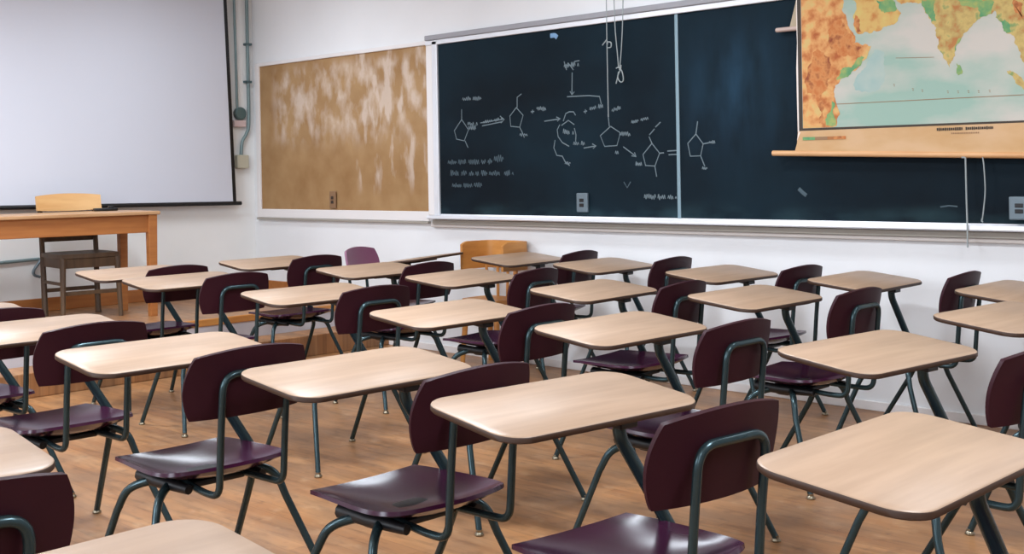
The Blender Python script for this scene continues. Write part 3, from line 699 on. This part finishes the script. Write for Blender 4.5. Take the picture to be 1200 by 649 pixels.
o = link('black_desk_item', bm, M['black'], None, smooth=True); o.location = q; o.rotation_euler = (0, 0, A12-0.1); tag(o, 'small black object lying on the teacher desk beside the chair back', 'unknown_item')  # unidentified black object, shaped from two simple blocks

tc = thing('wooden_chair', 'dark wood chair with a pale curved crest rail tucked behind the teacher desk', 'chair', (0.53, -1.845, ZD_), A12)
for sy in (-1, 1):
    bm = nb(); tube(bm, catmull([(-0.17, sy*0.195, 0.0), (-0.19, sy*0.195, 0.25), (-0.2, sy*0.197, 0.45), (-0.235, sy*0.2, 0.80)], 5), 0.023, 0.018, seg=8); link('back_post', bm, M['dark_wood'], tc, smooth=True)
    bm = nb(); tube(bm, [(0.215, sy*0.208, 0.0), (0.19, sy*0.195, 0.43)], 0.017, 0.023, seg=8); link('leg', bm, M['dark_wood'], tc, smooth=True)
bm = nb(); grid_shell(bm, lambda u, v: (-0.005+0.215*squircle(u, v, 0.25)[0], 0.222*squircle(u, v, 0.25)[1], 0.445-0.012*(1-u*u)*(1-v*v)), 10, 10, 0.03); link('seat', bm, M['dark_wood'], tc, smooth=True)
bm = nb()
box(bm, (0.175, -0.19, 0.36), (0.195, 0.19, 0.428), 0.003); box(bm, (-0.2, -0.19, 0.36), (-0.18, 0.19, 0.428), 0.003)
for s in (-1, 1): box(bm, (-0.19, s*0.19-0.01, 0.36), (0.19, s*0.19+0.01, 0.428), 0.003)
link('seat_rail', bm, M['dark_wood'], tc)
for z0, z1 in ((0.17, 0.198), (0.24, 0.262)):
    for s in (-1, 1):
        bm = nb()
        if z0 < 0.2: box(bm, (s*0.193-0.009, -0.2, z0), (s*0.193+0.009, 0.2, z1), 0.003)
        else: box(bm, (-0.185, s*0.198-0.009, z0), (0.205, s*0.198+0.009, z1), 0.003)
        link('stretcher', bm, M['dark_wood'], tc)
bm = nb(); box(bm, (-0.222, -0.195, 0.535), (-0.204, 0.195, 0.575), 0.004); link('back_rail', bm, M['dark_wood'], tc)
bm = nb(); grid_shell(bm, lambda u, v: (-0.222+0.03*u*u-0.012*v, 0.237*u, 0.815+0.06*v*(1-0.12*u*u)+0.008*(1-u*u)*max(0, v)), 16, 6, 0.02); link('crest_rail', bm, M['pale_ply'], tc, smooth=True, angle=50)

wc = thing('barrel_chair', 'honey wood chair with wide wraparound back standing against the wall', 'chair', (3.09, -0.185, 0), 0)
def wrap(u, v):
    a = u*1.0
    pl = [(-0.225, -0.15), (-0.225, 0.06), (-0.16, 0.155), (0, 0.178), (0.16, 0.155), (0.225, 0.06), (0.225, -0.15)]
    # superellipse plan: back towards the wall (+y)
    t = R(-12) + (u+1)/2*R(204)
    c, s = math.cos(t), math.sin(t)
    e = 0.36
    x = -0.195*math.copysign(abs(c)**e, c); y = -0.01+0.17*math.copysign(abs(s)**e, s)
    end = max(0, abs(u)-0.66)/0.34
    lo = 0.64; hi = 0.828-0.02*max(0, abs(u)-0.9)/0.1
    return (x, y, (lo+hi)/2+(hi-lo)/2*v)
bm = nb(); grid_shell(bm, wrap, 40, 5, 0.022); link('back_band', bm, M['honey'], wc, smooth=True, angle=50)
for i in range(5):
    t = R(35+i*27.5); x = -0.172*math.cos(t); y = -0.01+0.15*math.sin(t)
    bm = nb(); tube(bm, [(x*0.92, y*0.95, 0.44), (x*1.03, y*1.0+0.004, 0.66)], 0.010, seg=8); link('spindle', bm, M['honey'], wc, smooth=True)
bm = nb(); grid_shell(bm, lambda u, v: (0.182*squircle(u, v, 0.4)[0], -0.005+0.145*squircle(u, v, 0.4)[1], 0.432-0.012*(1-u*u)*(1-v*v)), 12, 12, 0.034); link('seat', bm, M['honey'], wc, smooth=True, angle=50)
for sx in (-1, 1):
    for sy in (-1, 1):
        bm = nb(); tube(bm, [(sx*0.168, -0.005+sy*0.135, 0), (sx*0.14, -0.005+sy*0.11, 0.42)], 0.016, 0.021, seg=8); link('leg', bm, M['honey'], wc, smooth=True)
    bm = nb(); tube(bm, [(sx*0.156, -0.125, 0.18), (sx*0.156, 0.115, 0.18)], 0.011, seg=8); link('stretcher', bm, M['honey'], wc, smooth=True)
